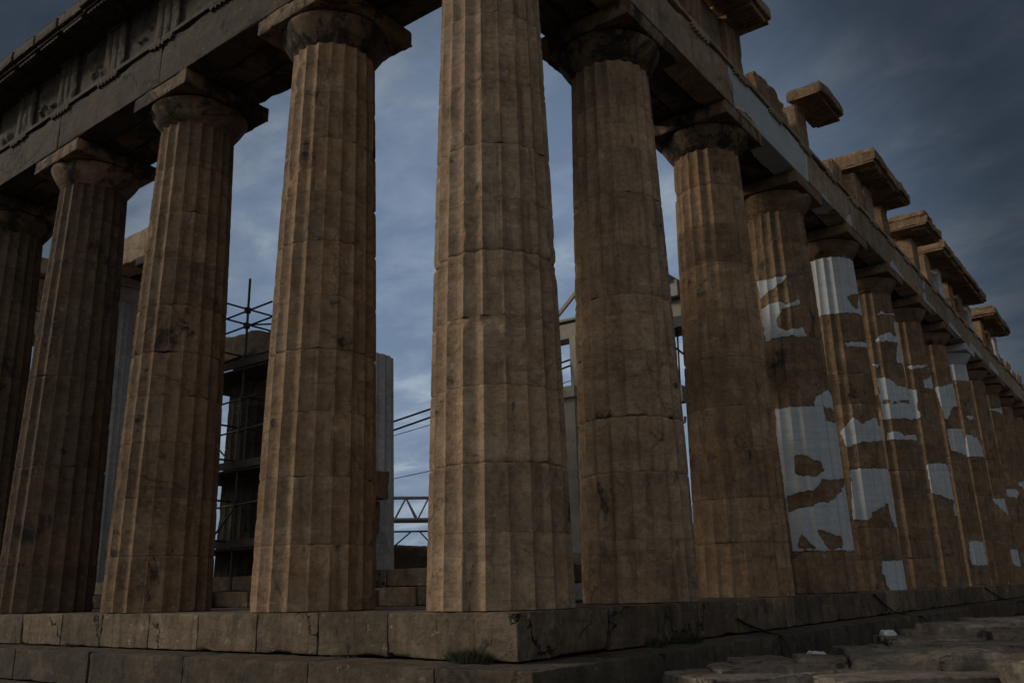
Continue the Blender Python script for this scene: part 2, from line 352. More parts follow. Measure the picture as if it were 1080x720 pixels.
# ================================================================ stepped platform
plat=thing('stepped_platform',(0,0,0),'three long courses of cracked marble blocks stepping up to carry the whole colonnade','steps')
def course(name,z0,z1,off,mat,joints_f,joints_r,depth,seed,gap=.006,label=None):
    st=link(bpy.data.objects.new(name,None)); st.parent=plat
    zc=(z0+z1)/2; h=z1-z0
    rs=random.Random(seed)
    # corner block covers from joints_f[0] (front) to joints_r[0] (flank): an L would be cut, here it is one square block
    a=joints_f[0]; b=joints_r[0]
    def blk(x0,x1,y0,y1,s,mt=mat,top=0.,fz=1.6,res=.13):
        cz=(z0+z1+top)/2
        sbox('step_block',((x0+x1)/2,(y0+y1)/2,cz),(x1-x0-gap,y1-y0-gap,h+top),mt,st,res=res,r0=.007,chip=.10,rough=.010,seed=s,freq=2.0,thr=.53)
    blk(a,off,-off,b,seed,res=.09)
    for i,(p,q) in enumerate(zip(joints_f[:-1],joints_f[1:])):
        dj=rs.uniform(-.012,.004); blk(q,p,-off-dj,-off+depth,seed+i+1,res=.10)
    for i,(p,q) in enumerate(zip(joints_r[:-1],joints_r[1:])):
        if name=='top_step' and abs(p-10.53)<.01: blk(off-depth,off-.012,p,q,seed+90,top=-.20); continue
        if name=='top_step' and p>10 and p<12 and False: continue
        dj=rs.uniform(-.004,.012); blk(off-depth,off-dj,p,q,seed+50+i,res=.10 if p<14 else .3)
rs=random.Random(5)
def jr(start,step,end,jit):
    o=[start]
    while o[-1]<end: o.append(o[-1]+step*rs.uniform(1-jit,1+jit))
    return o
jf=[-2.07,-3.40,-4.72,-6.17,-7.54,-9.03,-10.42,-11.97]; jf+=[-v for v in jr(13.4,1.45,29,.08)]
jt=[2.01,3.4,4.69,6.2,7.5,8.91,10.53,11.2,12.6]; jt+=jr(14.0,1.45,58,.08)
course('top_step',-.552,-.0,0.0,M['step'],jf,jt,2.05,100)
jf2=[-.62,-2.72,-5.4,-8.0,-10.5]+[-v for v in jr(13.0,2.4,29,.15)]
jt2=[1.15,3.6,6.1,8.6,10.9]+jr(13.1,2.2,58,.15)
course('middle_step',-1.07,-.556,.72,M['step_low'],jf2,jt2,1.5,300)
jf3=[-.9,-3.0,-5.0,-7.1,-9.0]+[-v for v in jr(11,2.0,29,.1)]
jt3=[1.6,3.7,5.7,7.9]+jr(9.8,2.0,58,.1)
course('bottom_step',-1.60,-1.074,1.43,M['step_low'],jf3,jt3,1.5,500)
# ================================================================ columns
WHITE={3:[[[-129.0,7.83],[-94.1,7.76],[-59.4,7.78],[-65.6,7.64],[-96.5,7.42],[-119.8,7.31]],[[-119.3,7.03],[-86.9,7.12],[-74.8,7.07],[-67.1,7.0],[-44.9,7.15],[-42.8,6.99],[-76.1,6.89],[-88.6,6.63],[-88.3,6.43],[-72.0,6.34],[-44.7,6.37],[-33.6,6.15],[-67.1,6.15],[-114.2,6.14]],[[-110.2,4.38],[-59.8,4.37],[-42.5,4.36],[-39.0,4.55],[-27.6,4.68],[3.7,4.87],[16.2,4.5],[15.9,3.63],[15.9,0.94],[-101.4,0.95],[-111.6,3.66]]],
4:[[[-119.8,9.59],[13.9,9.68],[13.8,8.78],[13.7,7.84],[-72.0,7.8],[-108.9,7.82]],[[-62.2,6.91],[13.8,7.0],[4.0,6.81],[-53.6,6.78]],[[-80.8,3.25],[13.5,3.28],[13.4,1.66],[-10.0,1.65],[-13.7,2.29],[-52.7,2.06],[-58.6,1.85],[-86.8,1.89]],[[-90.8,4.33],[-62.4,4.73],[-47.0,4.5],[-13.3,4.75],[13.7,4.44],[13.6,4.08],[-60.6,3.96],[-81.0,3.85],[-84.9,3.99]],[[-48.4,0.77],[13.3,0.79],[13.4,-0.11],[-40.2,-0.09],[-49.4,0.49]]],
5:[[[-61.7,8.81],[-45.1,8.94],[-29.5,8.85],[12.0,8.99],[12.0,8.86]],[[-77.6,7.86],[-57.1,8.11],[-33.3,8.22],[-12.2,8.08],[12.0,8.85],[11.9,8.84],[11.8,7.18],[-27.5,7.13],[-6.3,7.89]],[[-89.7,7.14],[-64.8,7.12],[-77.2,6.95]],[[-79.9,6.64],[-61.2,6.65],[-30.5,6.35],[11.7,6.39],[11.8,5.63],[11.4,5.38],[11.5,5.26],[-62.6,5.25],[-80.8,5.23]],[[-75.8,4.84],[-54.5,4.87],[-36.6,4.72],[11.6,4.83],[11.6,4.58],[-78.0,4.58]]],
6:[[[-73.8,7.87],[-0.2,7.95],[-31.0,7.78],[-70.6,7.72]],[[-34.9,7.32],[10.4,7.58],[10.2,7.34],[10.3,7.01],[-36.3,7.02]],[[-79.8,7.01],[-57.6,6.95],[-66.4,6.21],[-50.4,5.93],[-71.6,5.86],[-85.5,5.92]],[[-67.6,4.23],[10.1,4.26],[10.1,2.4],[-9.4,2.43],[10.2,2.96],[-22.1,2.99],[-64.4,3.19]]],
7:[[[-75.0,7.78],[9.1,8.02],[9.1,7.02],[-27.6,6.98],[-51.1,6.45],[-61.5,6.49],[-63.3,6.98]],[[-60.7,6.07],[8.8,6.13],[8.9,5.21],[9.1,4.96],[-58.1,5.18]],[[-54.6,1.67],[8.7,1.66],[8.7,0.73],[-55.2,0.75]]],
8:[[[-169.5,9.98],[8.0,9.7],[7.9,8.81],[-146.0,8.83]],[[-63.6,6.42],[-19.2,6.22],[8.0,5.39],[-74.7,5.38]],[[-51.6,7.19],[-6.4,7.27],[-41.8,6.97]]],
9:[[[-45.0,7.76],[7.3,7.92],[7.4,7.64]],[[-70.0,3.85],[-20.6,3.89],[-10.0,2.93],[-45.0,3.36]],[[-44.6,1.54],[7.2,1.53],[7.4,0.68],[-35.8,0.81]]],
10:[[[-84.1,4.63],[1.9,4.64],[-19.2,4.13],[-84.8,4.3]],[[-78.8,8.8],[6.9,8.92],[7.0,8.52]]],
11:[[[-67.6,5.36],[6.4,5.38],[-17.7,4.63]]]}
HOLES={3:[[[-82.7,3.17],[-72.1,3.19],[-46.9,3.02],[-38.9,2.82],[-55.4,2.64],[-83.9,2.74]],[[-101.7,2.24],[-59.3,2.35],[-45.1,2.57],[16.2,2.65],[2.1,2.4],[-38.0,2.08],[-101.8,1.88]],[[-95.3,1.04],[-84.5,1.34],[-66.1,1.0]],[[-64.2,1.45],[-20.5,1.22],[-24.3,1.01],[-47.8,0.97]],[[-23.0,4.34],[4.4,4.37],[16.3,4.15],[16.2,4.0],[-18.0,4.03]]],
4:[[[-36.5,8.35],[13.8,8.54],[-11.0,7.99],[-29.8,8.07]]],
5:[[[-75.8,5.94],[-52.9,5.82],[11.9,5.96],[11.8,5.83],[-73.3,5.77]]]}

def seg_sd(px,py,poly):
    """signed distance (positive inside) of points to a polygon"""
    d=np.full(len(px),1e9); ins=np.zeros(len(px),bool); n=len(poly)
    for i in range(n):
        ax,ay=poly[i]; bx,by=poly[(i+1)%n]; ex,ey=bx-ax,by-ay
        t=np.clip(((px-ax)*ex+(py-ay)*ey)/(ex*ex+ey*ey+1e-9),0,1)
        d=np.minimum(d,np.hypot(px-ax-t*ex,py-ay-t*ey))
        c=((ay>py)!=(by>py))&(px<(bx-ax)*(py-ay)/(by-ay+1e-12)+ax); ins^=c
    return np.where(ins,d,-d)
def rad(z,h=SH,r0=.952,r1=.741):
    t=z/h; return r0+(r1-r0)*t+.0175*np.sin(np.pi*np.clip(t,0,1))
def drum(root,cx,cy,z0,z1,seed,mat,m,dz,base=0.,rfun=rad,wear=1.,white=None,holes=None,name='drum',phase=0.,topjag=0.,allwhite=False,gaps=None):
    n=20*m; th=np.arange(n)*2*np.pi/n+phase
    H=z1-z0; jr_=random.Random(seed*7+1); ga,gb=[jr_.choice((.1,.2,.35,.6,1.3)) for _ in(0,1)]; ga,gb=gaps or (ga,gb); e=[.0015,.012,.03,.06]; k=max(1,int((H-.12)/dz))
    zz=np.array([x for x in e]+list(np.linspace(.06,H-.06,k+1)[1:-1])+[H-x for x in e[::-1]])+z0
    Z,TH=np.meshgrid(zz,th,indexing='ij'); Z=Z.ravel();TH=TH.ravel()
    Rr=rfun(Z); u=((np.arange(n)%m)/m*2-1); u=np.tile(u,len(zz)); dep=.066*Rr/.952*(1-np.abs(u)**1.8)
    P=np.stack([Rr*np.cos(TH)+cx,Rr*np.sin(TH)+cy,Z+base],1)
    nz=fbm(P*1.9+seed*.37,seed,4); nl=fbm(P*6.5+seed*.11,seed+9,3)
    chip=wear*(.075*sst(.66,.86,nz)+.012*sst(.58,.82,nl))
    ed=np.minimum(Z-z0,z1-Z); gw=np.where(Z-z0<z1-Z,ga,gb)
    chip=chip+np.exp(-ed/.022)*gw*(.006+.11*wear*sst(.54,.84,fbm(P*2.6+3,seed+21,4)))
    pa=np.full(len(P),-.3)
    if white or holes:
        deg=np.degrees(TH); arc=Rr
        for ks,lst in((1,white or []),(-1,holes or [])):
            for poly in lst:
                b=max(q[0] for q in poly); a=min(q[0] for q in poly); mid=(a+b)/2
                dd=(deg-mid+180)%360-180
                s=seg_sd(np.radians(dd)*.86,Z+base,[(math.radians(q[0]-mid)*.86,q[1]) for q in poly])
                pa=np.maximum(pa,s) if ks>0 else np.minimum(pa,-s)
        w=sst(-.02,.02,pa); chip=chip*(1-w*.97)
        # old fragments set into new marble keep no flutes
        if holes: pass
    if allwhite: chip=chip*.15
    r=Rr+(.009*sst(-.02,.02,pa) if white else 0)-np.maximum(dep,chip)-np.exp(-ed/.016)*np.minimum(gw,2.2)*.0085*(.6+.8*fbm(P*3.1,seed+41,3))-.004*fbm(P*11,seed+31,3)*(0.2 if allwhite else 1-.9*sst(-.02,.02,pa))
    if topjag:
        kk=sst(z1-.5,z1,Z); Z=Z-kk*topjag*fbm(P*2.2,seed+3,3)
    V=np.stack([r*np.cos(TH)+cx,r*np.sin(TH)+cy,Z+base],1)
    nr=len(zz); a,b=np.meshgrid(np.arange(nr-1),np.arange(n),indexing='ij'); a=a.ravel();b=b.ravel(); b2=(b+1)%n
    F=[np.stack([a*n+b,a*n+b2,(a+1)*n+b2,(a+1)*n+b],1),list(range(n))[::-1],list(range((nr-1)*n,nr*n))]
    return mesh(name,V,F,mat,root,32,{'patch':pa},loc=(cx,cy,z0+base))
def lathe(prof,cx,cy,n,seed=0,noise=0.,chip=0.):
    prof=np.array(prof); th=np.arange(n)*2*np.pi/n
    Rr=np.repeat(prof[:,0],n); Z=np.repeat(prof[:,1],n); TH=np.tile(th,len(prof))
    P=np.stack([Rr*np.cos(TH)+cx,Rr*np.sin(TH)+cy,Z],1)
    Rr=Rr-noise*fbm(P*7,seed,4)-chip*sst(.58,.8,fbm(P*2.1+seed,seed+4,4))
    V=np.stack([Rr*np.cos(TH)+cx,Rr*np.sin(TH)+cy,Z],1); nr=len(prof)
    a,b=np.meshgrid(np.arange(nr-1),np.arange(n),indexing='ij');a=a.ravel();b=b.ravel();b2=(b+1)%n
    return V,[np.stack([a*n+b,a*n+b2,(a+1)*n+b2,(a+1)*n+b],1),list(range(n))[::-1],list(range((nr-1)*n,nr*n))]
def capital(root,cx,cy,seed,mat,near,z0=SH,s=1.,white=False,aba=2.04,notch=None,matA=None):
    # necking + annulets + echinus, then the square abacus as a sub-part
    r=.741*s
    pr=[(r-.03,z0+.003),(r-.012,z0+.02),(r+.004,z0+.05)]
    for i in range(3): pr+=[(r+.012+.016*i,z0+.055+.025*i),(r+.020+.016*i,z0+.067+.025*i),(r+.014+.016*i,z0+.076+.025*i)]
    e0=(r+.055,z0+.135); e1=(.985*s,z0+.44)
    for i in range(9):
        t=i/8; pr.append((e0[0]+(e1[0]-e0[0])*(t**.86),e0[1]+(e1[1]-e0[1])*t))
    pr+=[(.990*s,z0+.462),(.975*s,z0+.478),(.93*s,z0+.485)]
    V,F=lathe(pr,cx,cy,96 if near else 48,seed,.012,.075 if not white else .01)
    cp=mesh('capital',V,F,mat,root,34,{'patch':np.full(len(V),.3 if white else -.3)},loc=(cx,cy,z0))
    h=.345*s; d=aba*s
    V,F=stonebox((cx,cy,z0+.488+h/2),(d,d,h-.004),res=.09 if near else .16,r0=.010,chip=.20 if not white else .02,rough=.010,seed=seed+1,freq=1.7,thr=.47)
    if notch:    # a broken-off corner, rounded back
        q=V-np.array((cx,cy,0)); k=sst(.15,1.0,(q[:,0]*notch[0]+q[:,1]*notch[1])/d)
        V[:,0]-=notch[0]*k*.36*(1+.4*(fbm(V*5,seed,3)-.5)); V[:,1]-=notch[1]*k*.05
    mesh('abacus',V,F,matA or mat,cp,40,{'patch':np.full(len(V),.3 if white else -.3)},loc=(cx,cy,z0+.488+h/2))
    return cp
def column(c,seed,label,group,mat,matcap,m=8,dz=.055,joints=None,white=None,holes=None,capwhite=False,notch=None,wide=1.0,wear=1.,near=True,strong=None):
    cx,cy=c; root=thing('fluted_column',(cx,cy,0),label,'column',group)
    rr=random.Random(seed)
    if joints is None:
        hs=[rr.uniform(.84,1.08) for _ in range(10)]; s=sum(hs); joints=list(np.cumsum(hs)/s*SH)[:-1]
    zs=[0.0]+list(joints)+[SH]
    f=(lambda z: rad(z)*wide)
    for i,(a,b) in enumerate(zip(zs[:-1],zs[1:])):
        drum(root,cx,cy,a,b,seed*13+i,mat,m,dz,rfun=f,wear=wear,white=white,holes=holes,phase=R_(9),gaps=None if strong is None else (strong.get(i-1,.35),strong.get(i,.35)))
    capital(root,cx,cy,seed,matcap,near,white=capwhite,notch=notch)
    return root
GF='columns of the warm lit front row'; GR='columns of the long shaded flank'
mc=M
column(axis(0,'F'),1,'nearest and widest column, at the corner, its top cut off by the frame','columns of both outer rows',M['column_warm'],M['capital'],10,.05,[.92,1.78,2.78,3.72,4.65,5.42,6.28,7.3,8.45],wide=1.02,wear=.85,strong={1:2.0,4:2.6,2:.8,6:1.0})
fl=['first honey-brown column left of the nearest corner column, with a crusted round capital','second front column left of the corner, one abacus corner broken away','third front column left of the corner, dark brown and set before a pale new shaft','fourth front column, very dark, cut by the left edge of the photo','fifth front column, in deep shade beyond the fourth']
fj=[[.95,1.95,2.95,3.95,4.85,5.8,6.7,7.7,8.6],None,None,None,None]
for k in range(1,6):
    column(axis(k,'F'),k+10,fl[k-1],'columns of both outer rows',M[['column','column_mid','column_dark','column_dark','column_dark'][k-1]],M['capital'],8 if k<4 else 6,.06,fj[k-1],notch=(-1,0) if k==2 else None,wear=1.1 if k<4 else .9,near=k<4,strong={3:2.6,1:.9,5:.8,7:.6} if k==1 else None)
rl=['first flank column right of the corner column, plain brown with clean long flutes','second flank column, plain dark brown, right before the patched ones','flank column with a white band high up and a large white brown-islanded lower part',
'flank column whose white drum sits right under the capital, more white in its lower half','flank column, fifth from the corner, with ragged white strips down its right edge','sixth flank column from the corner, thin white collar and lone white rectangle low down',
'flank column with a white middle drum, between the sixth column and the white-capped one','distant flank column with a wholly white capital and neck','far flank column just beyond the white-capped one, brown with small white chips','far flank column, second beyond the white-capped one','far flank column, third beyond the white-capped one','far flank column, fourth beyond the white-capped one, near the right photo edge','far flank column, fifth beyond the white-capped one, at the frame edge','farthest flank column but two, in deep shade','farthest flank column but one, in deep shade','farthest flank column, at the far end of the row']
jR={1:[.95,2.0,2.9,4.0,5.0,5.9,6.9,7.8,8.7],3:[.95,1.95,2.95,3.55,4.36,5.25,6.15,6.99,7.80,8.7],4:[.80,1.66,2.55,3.28,4.2,5.1,6.0,6.95,7.83,8.75],5:[.9,1.8,2.7,3.6,4.58,5.25,6.1,7.13,8.0,8.85]}
for k in range(1,17):
    q=k<3
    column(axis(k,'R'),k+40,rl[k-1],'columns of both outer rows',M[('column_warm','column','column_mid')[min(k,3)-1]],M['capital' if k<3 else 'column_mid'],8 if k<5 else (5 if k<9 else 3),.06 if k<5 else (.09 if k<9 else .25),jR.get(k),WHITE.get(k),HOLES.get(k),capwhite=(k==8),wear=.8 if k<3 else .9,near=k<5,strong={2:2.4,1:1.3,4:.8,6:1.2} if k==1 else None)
# ================================================================ entablature
def slabpatch(polys,ax):
    def f(V):
        pa=np.full(len(V),-.3)
        for p in polys: pa=np.maximum(pa,seg_sd(V[:,ax],V[:,2],p))
        return {'patch':np.clip(pa,-.3,.3)}
    return f
WA=[[(8.34,11.7),(8.3,11.17),(8.52,11.05),(8.49,10.42),(9.3,10.62),(9.73,10.56),(10.01,10.3),(13.3,10.3),(13.6,11.7)],[(14.37,10.61),(14.34,10.3),(16.39,10.35)],[(16.44,10.40),(16.9,10.8),(17.2,10.86),(17.1,10.3)],[(21.16,10.3),(21.64,10.8),(23.42,10.5),(23.41,10.15)],[(26.55,11.58),(27.06,11.64),(26.39,10.61),(28.52,10.54),(28.46,10.11),(26.05,10.3)],[(30.72,10.75),(33.06,10.57),(32.72,10.15),(30.27,10.1)],[(35.2,10.79),(38.14,10.74),(37.71,10.27),(34.74,10.1)],[(40.21,10.86),(43.03,10.79),(42.51,10.28),(39.63,10.16)]]
def entablature(side,nb,label):
    e=thing('entablature',(0,0,0) ,label,'entablature','stone beams on the outer columns')
    def box(name,a0,a1,d0,d1,z0,z1,mat,parent=e,attrs=None,**k):
        # a = along the row (positive distance from the corner), d = depth inwards from the face
        if side=='F': c=(-(a0+a1)/2,(d0+d1)/2,(z0+z1)/2); s=(a1-a0,d1-d0,z1-z0)
        else: c=(-(d0+d1)/2,(a0+a1)/2,(z0+z1)/2); s=(d1-d0,a1-a0,z1-z0)
        return sbox(name,c,s,mat,parent,attrs=attrs,**k)
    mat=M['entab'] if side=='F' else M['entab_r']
    pts=[0.03 if side=='F' else 1.86]+[1.02+3.68+4.295*k for k in range(nb)]
    if side=='F': pts[0]=0.03
    for i,(a,b) in enumerate(zip(pts[:-1],pts[1:])):
        rs=.16 if i<4 else .35
        sd=700+i*7+(0 if side=='F' else 200)
        box('architrave_slab',a+.004,b-.004,.014,.60,T0+.003,ZA,mat,attrs=slabpatch(WA if side=='R' else [],1),res=rs,chip=.09,seed=sd,rough=.008)
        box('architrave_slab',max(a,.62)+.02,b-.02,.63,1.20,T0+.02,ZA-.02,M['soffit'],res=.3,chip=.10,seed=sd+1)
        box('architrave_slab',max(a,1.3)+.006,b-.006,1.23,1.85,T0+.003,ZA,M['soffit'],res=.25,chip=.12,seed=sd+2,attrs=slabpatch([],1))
        a2=a if side=='F' else (a if i else .035)
        box('taenia',a2+.003,b-.003,-.045,.30,ZA+.004,ZT,mat,res=.15,chip=.02,seed=sd+3,rough=.004,fine=True)
    return e,box
def trig_geo(side,a,w,z0,z1,face,depth,seed,broken=0.):
    # plan profile across the width (u) with two full and two half glyphs
    g=.055
    pr=[(-w/2,g*.9),(-w/2+.07,0)]
    for c in(-w/6,w/6): pr+=[(c-.075,0),(c,g),(c+.075,0)]
    pr+=[(w/2-.07,0),(w/2,g*.9)]
    pr=np.array(pr); prof=[]
    for (u0,d0),(u1,d1) in zip(pr[:-1],pr[1:]):
        for t in(0,.5): prof.append((u0+(u1-u0)*t,d0+(d1-d0)*t))
    prof.append(tuple(pr[-1])); prof+=[(w/2,depth*.5),(w/2,depth),(0,depth),(-w/2,depth),(-w/2,depth*.5)]
    prof=np.array(prof); n=len(prof); zs=np.linspace(z0,z1,14)
    U=np.tile(prof[:,0],len(zs)); D=np.tile(prof[:,1],len(zs)); Z=np.repeat(zs,n)
    P=np.stack([U+a,D,Z],1)
    ch=.07*sst(.52,.8,fbm(P*2.4+seed,seed,4))+.008*fbm(P*12,seed,3)
    D=np.where(D<.1,np.maximum(D,ch),D); U=U*(1-.06*sst(.5,.8,fbm(P*2,seed+5,3)))
    if broken: Z=Z-sst(z0+.2,z1,Z)*broken*fbm(P*1.7,seed+7,3)*1.4
    A=a+U; Dd=face+D
    V=np.stack([-A,Dd,Z],1) if side=='F' else np.stack([-Dd,A,Z],1)
    i,j=np.meshgrid(np.arange(len(zs)-1),np.arange(n),indexing='ij');i=i.ravel();j=j.ravel();j2=(j+1)%n
    return V,[np.stack([i*n+j,i*n+j2,(i+1)*n+j2,(i+1)*n+j],1),list(range(n))[::-1],list(range((len(zs)-1)*n,len(zs)*n))]
def fix_normals(o):
    import bmesh
    b=bmesh.new(); b.from_mesh(o.data); bmesh.ops.recalc_face_normals(b,faces=b.faces); b.to_mesh(o.data); b.free()
def triglyph(e,side,a,seed,mat,z1=ZF,broken=0.,depth=.5,cap=True):
    V,F=trig_geo(side,a,.845,ZT+.004,z1-(.13 if cap else 0),.03,depth,seed,broken)
    o=mesh('triglyph',V,F,mat,e,35,{'patch':np.full(len(V),-.3)},loc=V.mean(0)); fix_normals(o)
    return o
def regula(e,side,a,mat):
    rr=random.Random(int(a*100)); w=.845
    P=lambda u,d,z: (-(a+u),d,z) if side=='F' else (-d,a+u,z)
    pr=[(w/2,ZA+.002),(-w/2,ZA+.002),(-w/2,ZA-.058)]       # a bar with six pegs below it, one outline
    for i in range(6):
        u=-w/2+w*(i+.5)/6
        if rr.random()<.15: continue
        pr+=[(u-.024,ZA-.058),(u-.031,ZA-.105),(u+.031,ZA-.105),(u+.024,ZA-.058)]
    pr.append((w/2,ZA-.058)); n=len(pr)
    mb=MB(); mb.add([P(u,-.040,z) for u,z in pr]+[P(u,.034,z) for u,z in pr],[list(range(n)),list(range(n,2*n))[::-1]]+[[i,(i+1)%n,(i+1)%n+n,i+n][::-1] for i in range(n)])
    o=mb.build('regula',mat,e,40,loc=P(0,0,ZA)); fix_normals(o); at=o.data.attributes.new('patch','FLOAT','POINT'); at.data.foreach_set('value',np.full(len(o.data.vertices),-.3,np.float32))
# ---- front
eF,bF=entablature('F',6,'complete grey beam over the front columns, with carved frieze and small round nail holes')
tf=[.46,2.62]
for k in range(6): tf+=[4.70+4.295*k,4.70+4.295*k+2.147]
tf=tf[:13]
for i,a in enumerate(tf):
    triglyph(eF,'F',a,820+i,M['entab']); regula(eF,'F',a,M['entab'])
    bF('triglyph_cap',a-.43,a+.43,.005,.4,ZF-.127,ZF-.003,M['entab'],res=.2,chip=.04,seed=830+i)
for i,(a,b) in enumerate(zip(tf[:-1],tf[1:])):
    a0,b0=a+.425,b-.425
    xs=np.linspace(a0,b0,34); zs=np.linspace(ZT+.004,ZF-.004,34); A,Z=np.meshgrid(xs,zs,indexing='ij'); A=A.ravel();Z=Z.ravel()
    P=np.stack([A,0*A,Z],1); c=((A-(a0+b0)/2)/((b0-a0)/2))**2+((Z-(ZT+ZF)/2)/.6)**2
    rel=.12*sst(.50,.66,fbm(P*2.7+i*5.1,i,4))*sst(1.,.35,c)+.02*fbm(P*9,i,3)   # worn-down relief figures
    rel=np.where(Z>ZF-.12,.05,rel)
    V=np.stack([-A,.17-rel,Z],1); n=34; p,q=np.meshgrid(np.arange(n-1),np.arange(n-1),indexing='ij'); k=(p*n+q).ravel()
    nv=len(V); border=list(range(0,n))+[r*n+n-1 for r in range(1,n)]+[(n-1)*n+c_ for c_ in range(n-2,-1,-1)]+[r*n for r in range(n-2,0,-1)]
    V2=V[border].copy(); V2[:,1]=.45; V=np.vstack([V,V2]); m_=len(border)
    F=[np.stack([k,k+1,k+n+1,k+n],1)]+[np.array([[border[j],border[(j+1)%m_],nv+(j+1)%m_,nv+j] for j in range(m_)]),list(range(nv,nv+m_))]
    o=mesh('metope',V,F,M['entab'],eF,45,{'patch':np.full(len(V),-.3)},loc=V[:nv].mean(0)); fix_normals(o)
for i in range(5):
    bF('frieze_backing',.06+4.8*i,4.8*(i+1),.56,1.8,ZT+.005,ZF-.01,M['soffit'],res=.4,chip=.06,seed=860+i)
# nail holes of the lost shields: short dark sockets on the beam
mb=MB()
for x in(-14.21,-11.99,-7.82,-5.62):
    mb=MB(); mb.tube((x,.10,10.93),(x,.030,10.93),.055,14); mb.build('nail_hole',M['rubber'],eF,40,loc=(x,.03,10.93))
# ---- flank
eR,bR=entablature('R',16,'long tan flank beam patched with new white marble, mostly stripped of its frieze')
tr=[2.60]
for k in range(15): tr+=[4.70+4.295*k,4.70+4.295*k+2.147]
full=[2.60,4.70,6.847,8.995]
for i,a in enumerate(tr): regula(eR,'R',a,M['entab_r'])
for i,a in enumerate(full):
    triglyph(eR,'R',a,880+i,M['column'],depth=.7); bR('triglyph_cap',a-.43,a+.43,.005,.4,ZF-.127,ZF-.003,M['column'],res=.2,chip=.05,seed=890+i)
    if i<3: bR('metope',a+.425,full[i+1]-.425,.20,.42,ZT+.004,ZF-.004,M['entab_r'],res=.2,chip=.03,seed=895+i)
bR('metope',.90,2.17,.20,.42,ZT+.004,ZF-.004,M['entab_r'],res=.2,chip=.03,seed=894)
bR('triglyph_block',.035,.89,.036,.45,ZT+.004,ZF-.004,M['column'],res=.2,chip=.04,seed=893)
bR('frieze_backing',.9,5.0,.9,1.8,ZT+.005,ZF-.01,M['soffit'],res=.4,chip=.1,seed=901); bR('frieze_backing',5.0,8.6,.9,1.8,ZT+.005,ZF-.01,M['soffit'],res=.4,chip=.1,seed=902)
triglyph(eR,'R',13.50,911,M['column'],z1=12.82,depth=.8)
bR('frieze_backing',13.95,14.62,.42,1.25,ZT+.005,12.69,M['column'],res=.12,chip=.2,seed=912)
for i,a in enumerate((18.75,19.9,21.88,26.17)): triglyph(eR,'R',a,915+i,M['column'] if i!=1 else M['entab_r'],z1=ZF+(-.05 if i<3 else .10),depth=.9 if i!=2 else .5)
for i,a in enumerate((28.32,30.47,32.62,34.76,36.9,40.2,42.2,44.)): triglyph(eR,'R',a,925+i,[M['column'],M['new'],M['column']][i%3],z1=ZF+.10,depth=.8)
for i,(a,b,d) in enumerate(((17.2,18.2,.35),(28.8,30.0,.5),(33.1,34.3,.5),(35.2,36.4,.5),(40.7,41.7,.5))):
    bR('frieze_backing',a,b,d,d+.9,ZT+.005,ZF,M['column'],res=.3,chip=.15,seed=940+i)
# loose remains standing on the flank beam
def fragment(name,label,cat,c,d,mat,seed,group='broken blocks on the flank beam',rot=0,**k):
    kw=dict(res=.09,chip=.24,rough=.015,thr=.44,lump=.12); kw.update(k)
    V,F=stonebox(c,d,seed=seed,rot=rot,**kw)
    return tag(mesh(name,V,F,mat,None,38,{'patch':np.full(len(V),-.3)},loc=c),label,cat,group)
fragment('broken_block','rough round-topped brown block on the flank beam, left of the hammer-shaped piece','stone block',(-.62,11.5,12.00),(1.05,1.9,1.0),M['column'],951)
fragment('broken_block','low broken stub next to the edge of the standing frieze on the flank beam','stone block',(-.9,9.9,11.73),(.9,.7,.40),M['column'],952)
fragment('broken_block','taller upright lump leaning against the round-topped brown block','stone block',(-.62,12.62,11.9),(.9,.6,.78),M['column'],953)
low=[(46.2,1.6,.75),(48.6,1.5,.9),(50.9,1.7,.7),(53.0,1.3,.95),(55.2,1.6,.6)]
for i,(y,l,h) in enumerate(low):
    fragment('broken_block',['low crumbled lump first after the last cornice piece on the far beam','squarish lump second after the last cornice piece on the far beam','low lump third after the last cornice piece on the far beam','taller lump fourth after the last cornice piece, by the photo edge','flat lump fifth after the last cornice piece, at the photo edge'][i],'stone block',(-.7,y,ZT+h/2),(1.1,l,h),M['entab_r'],960+i)
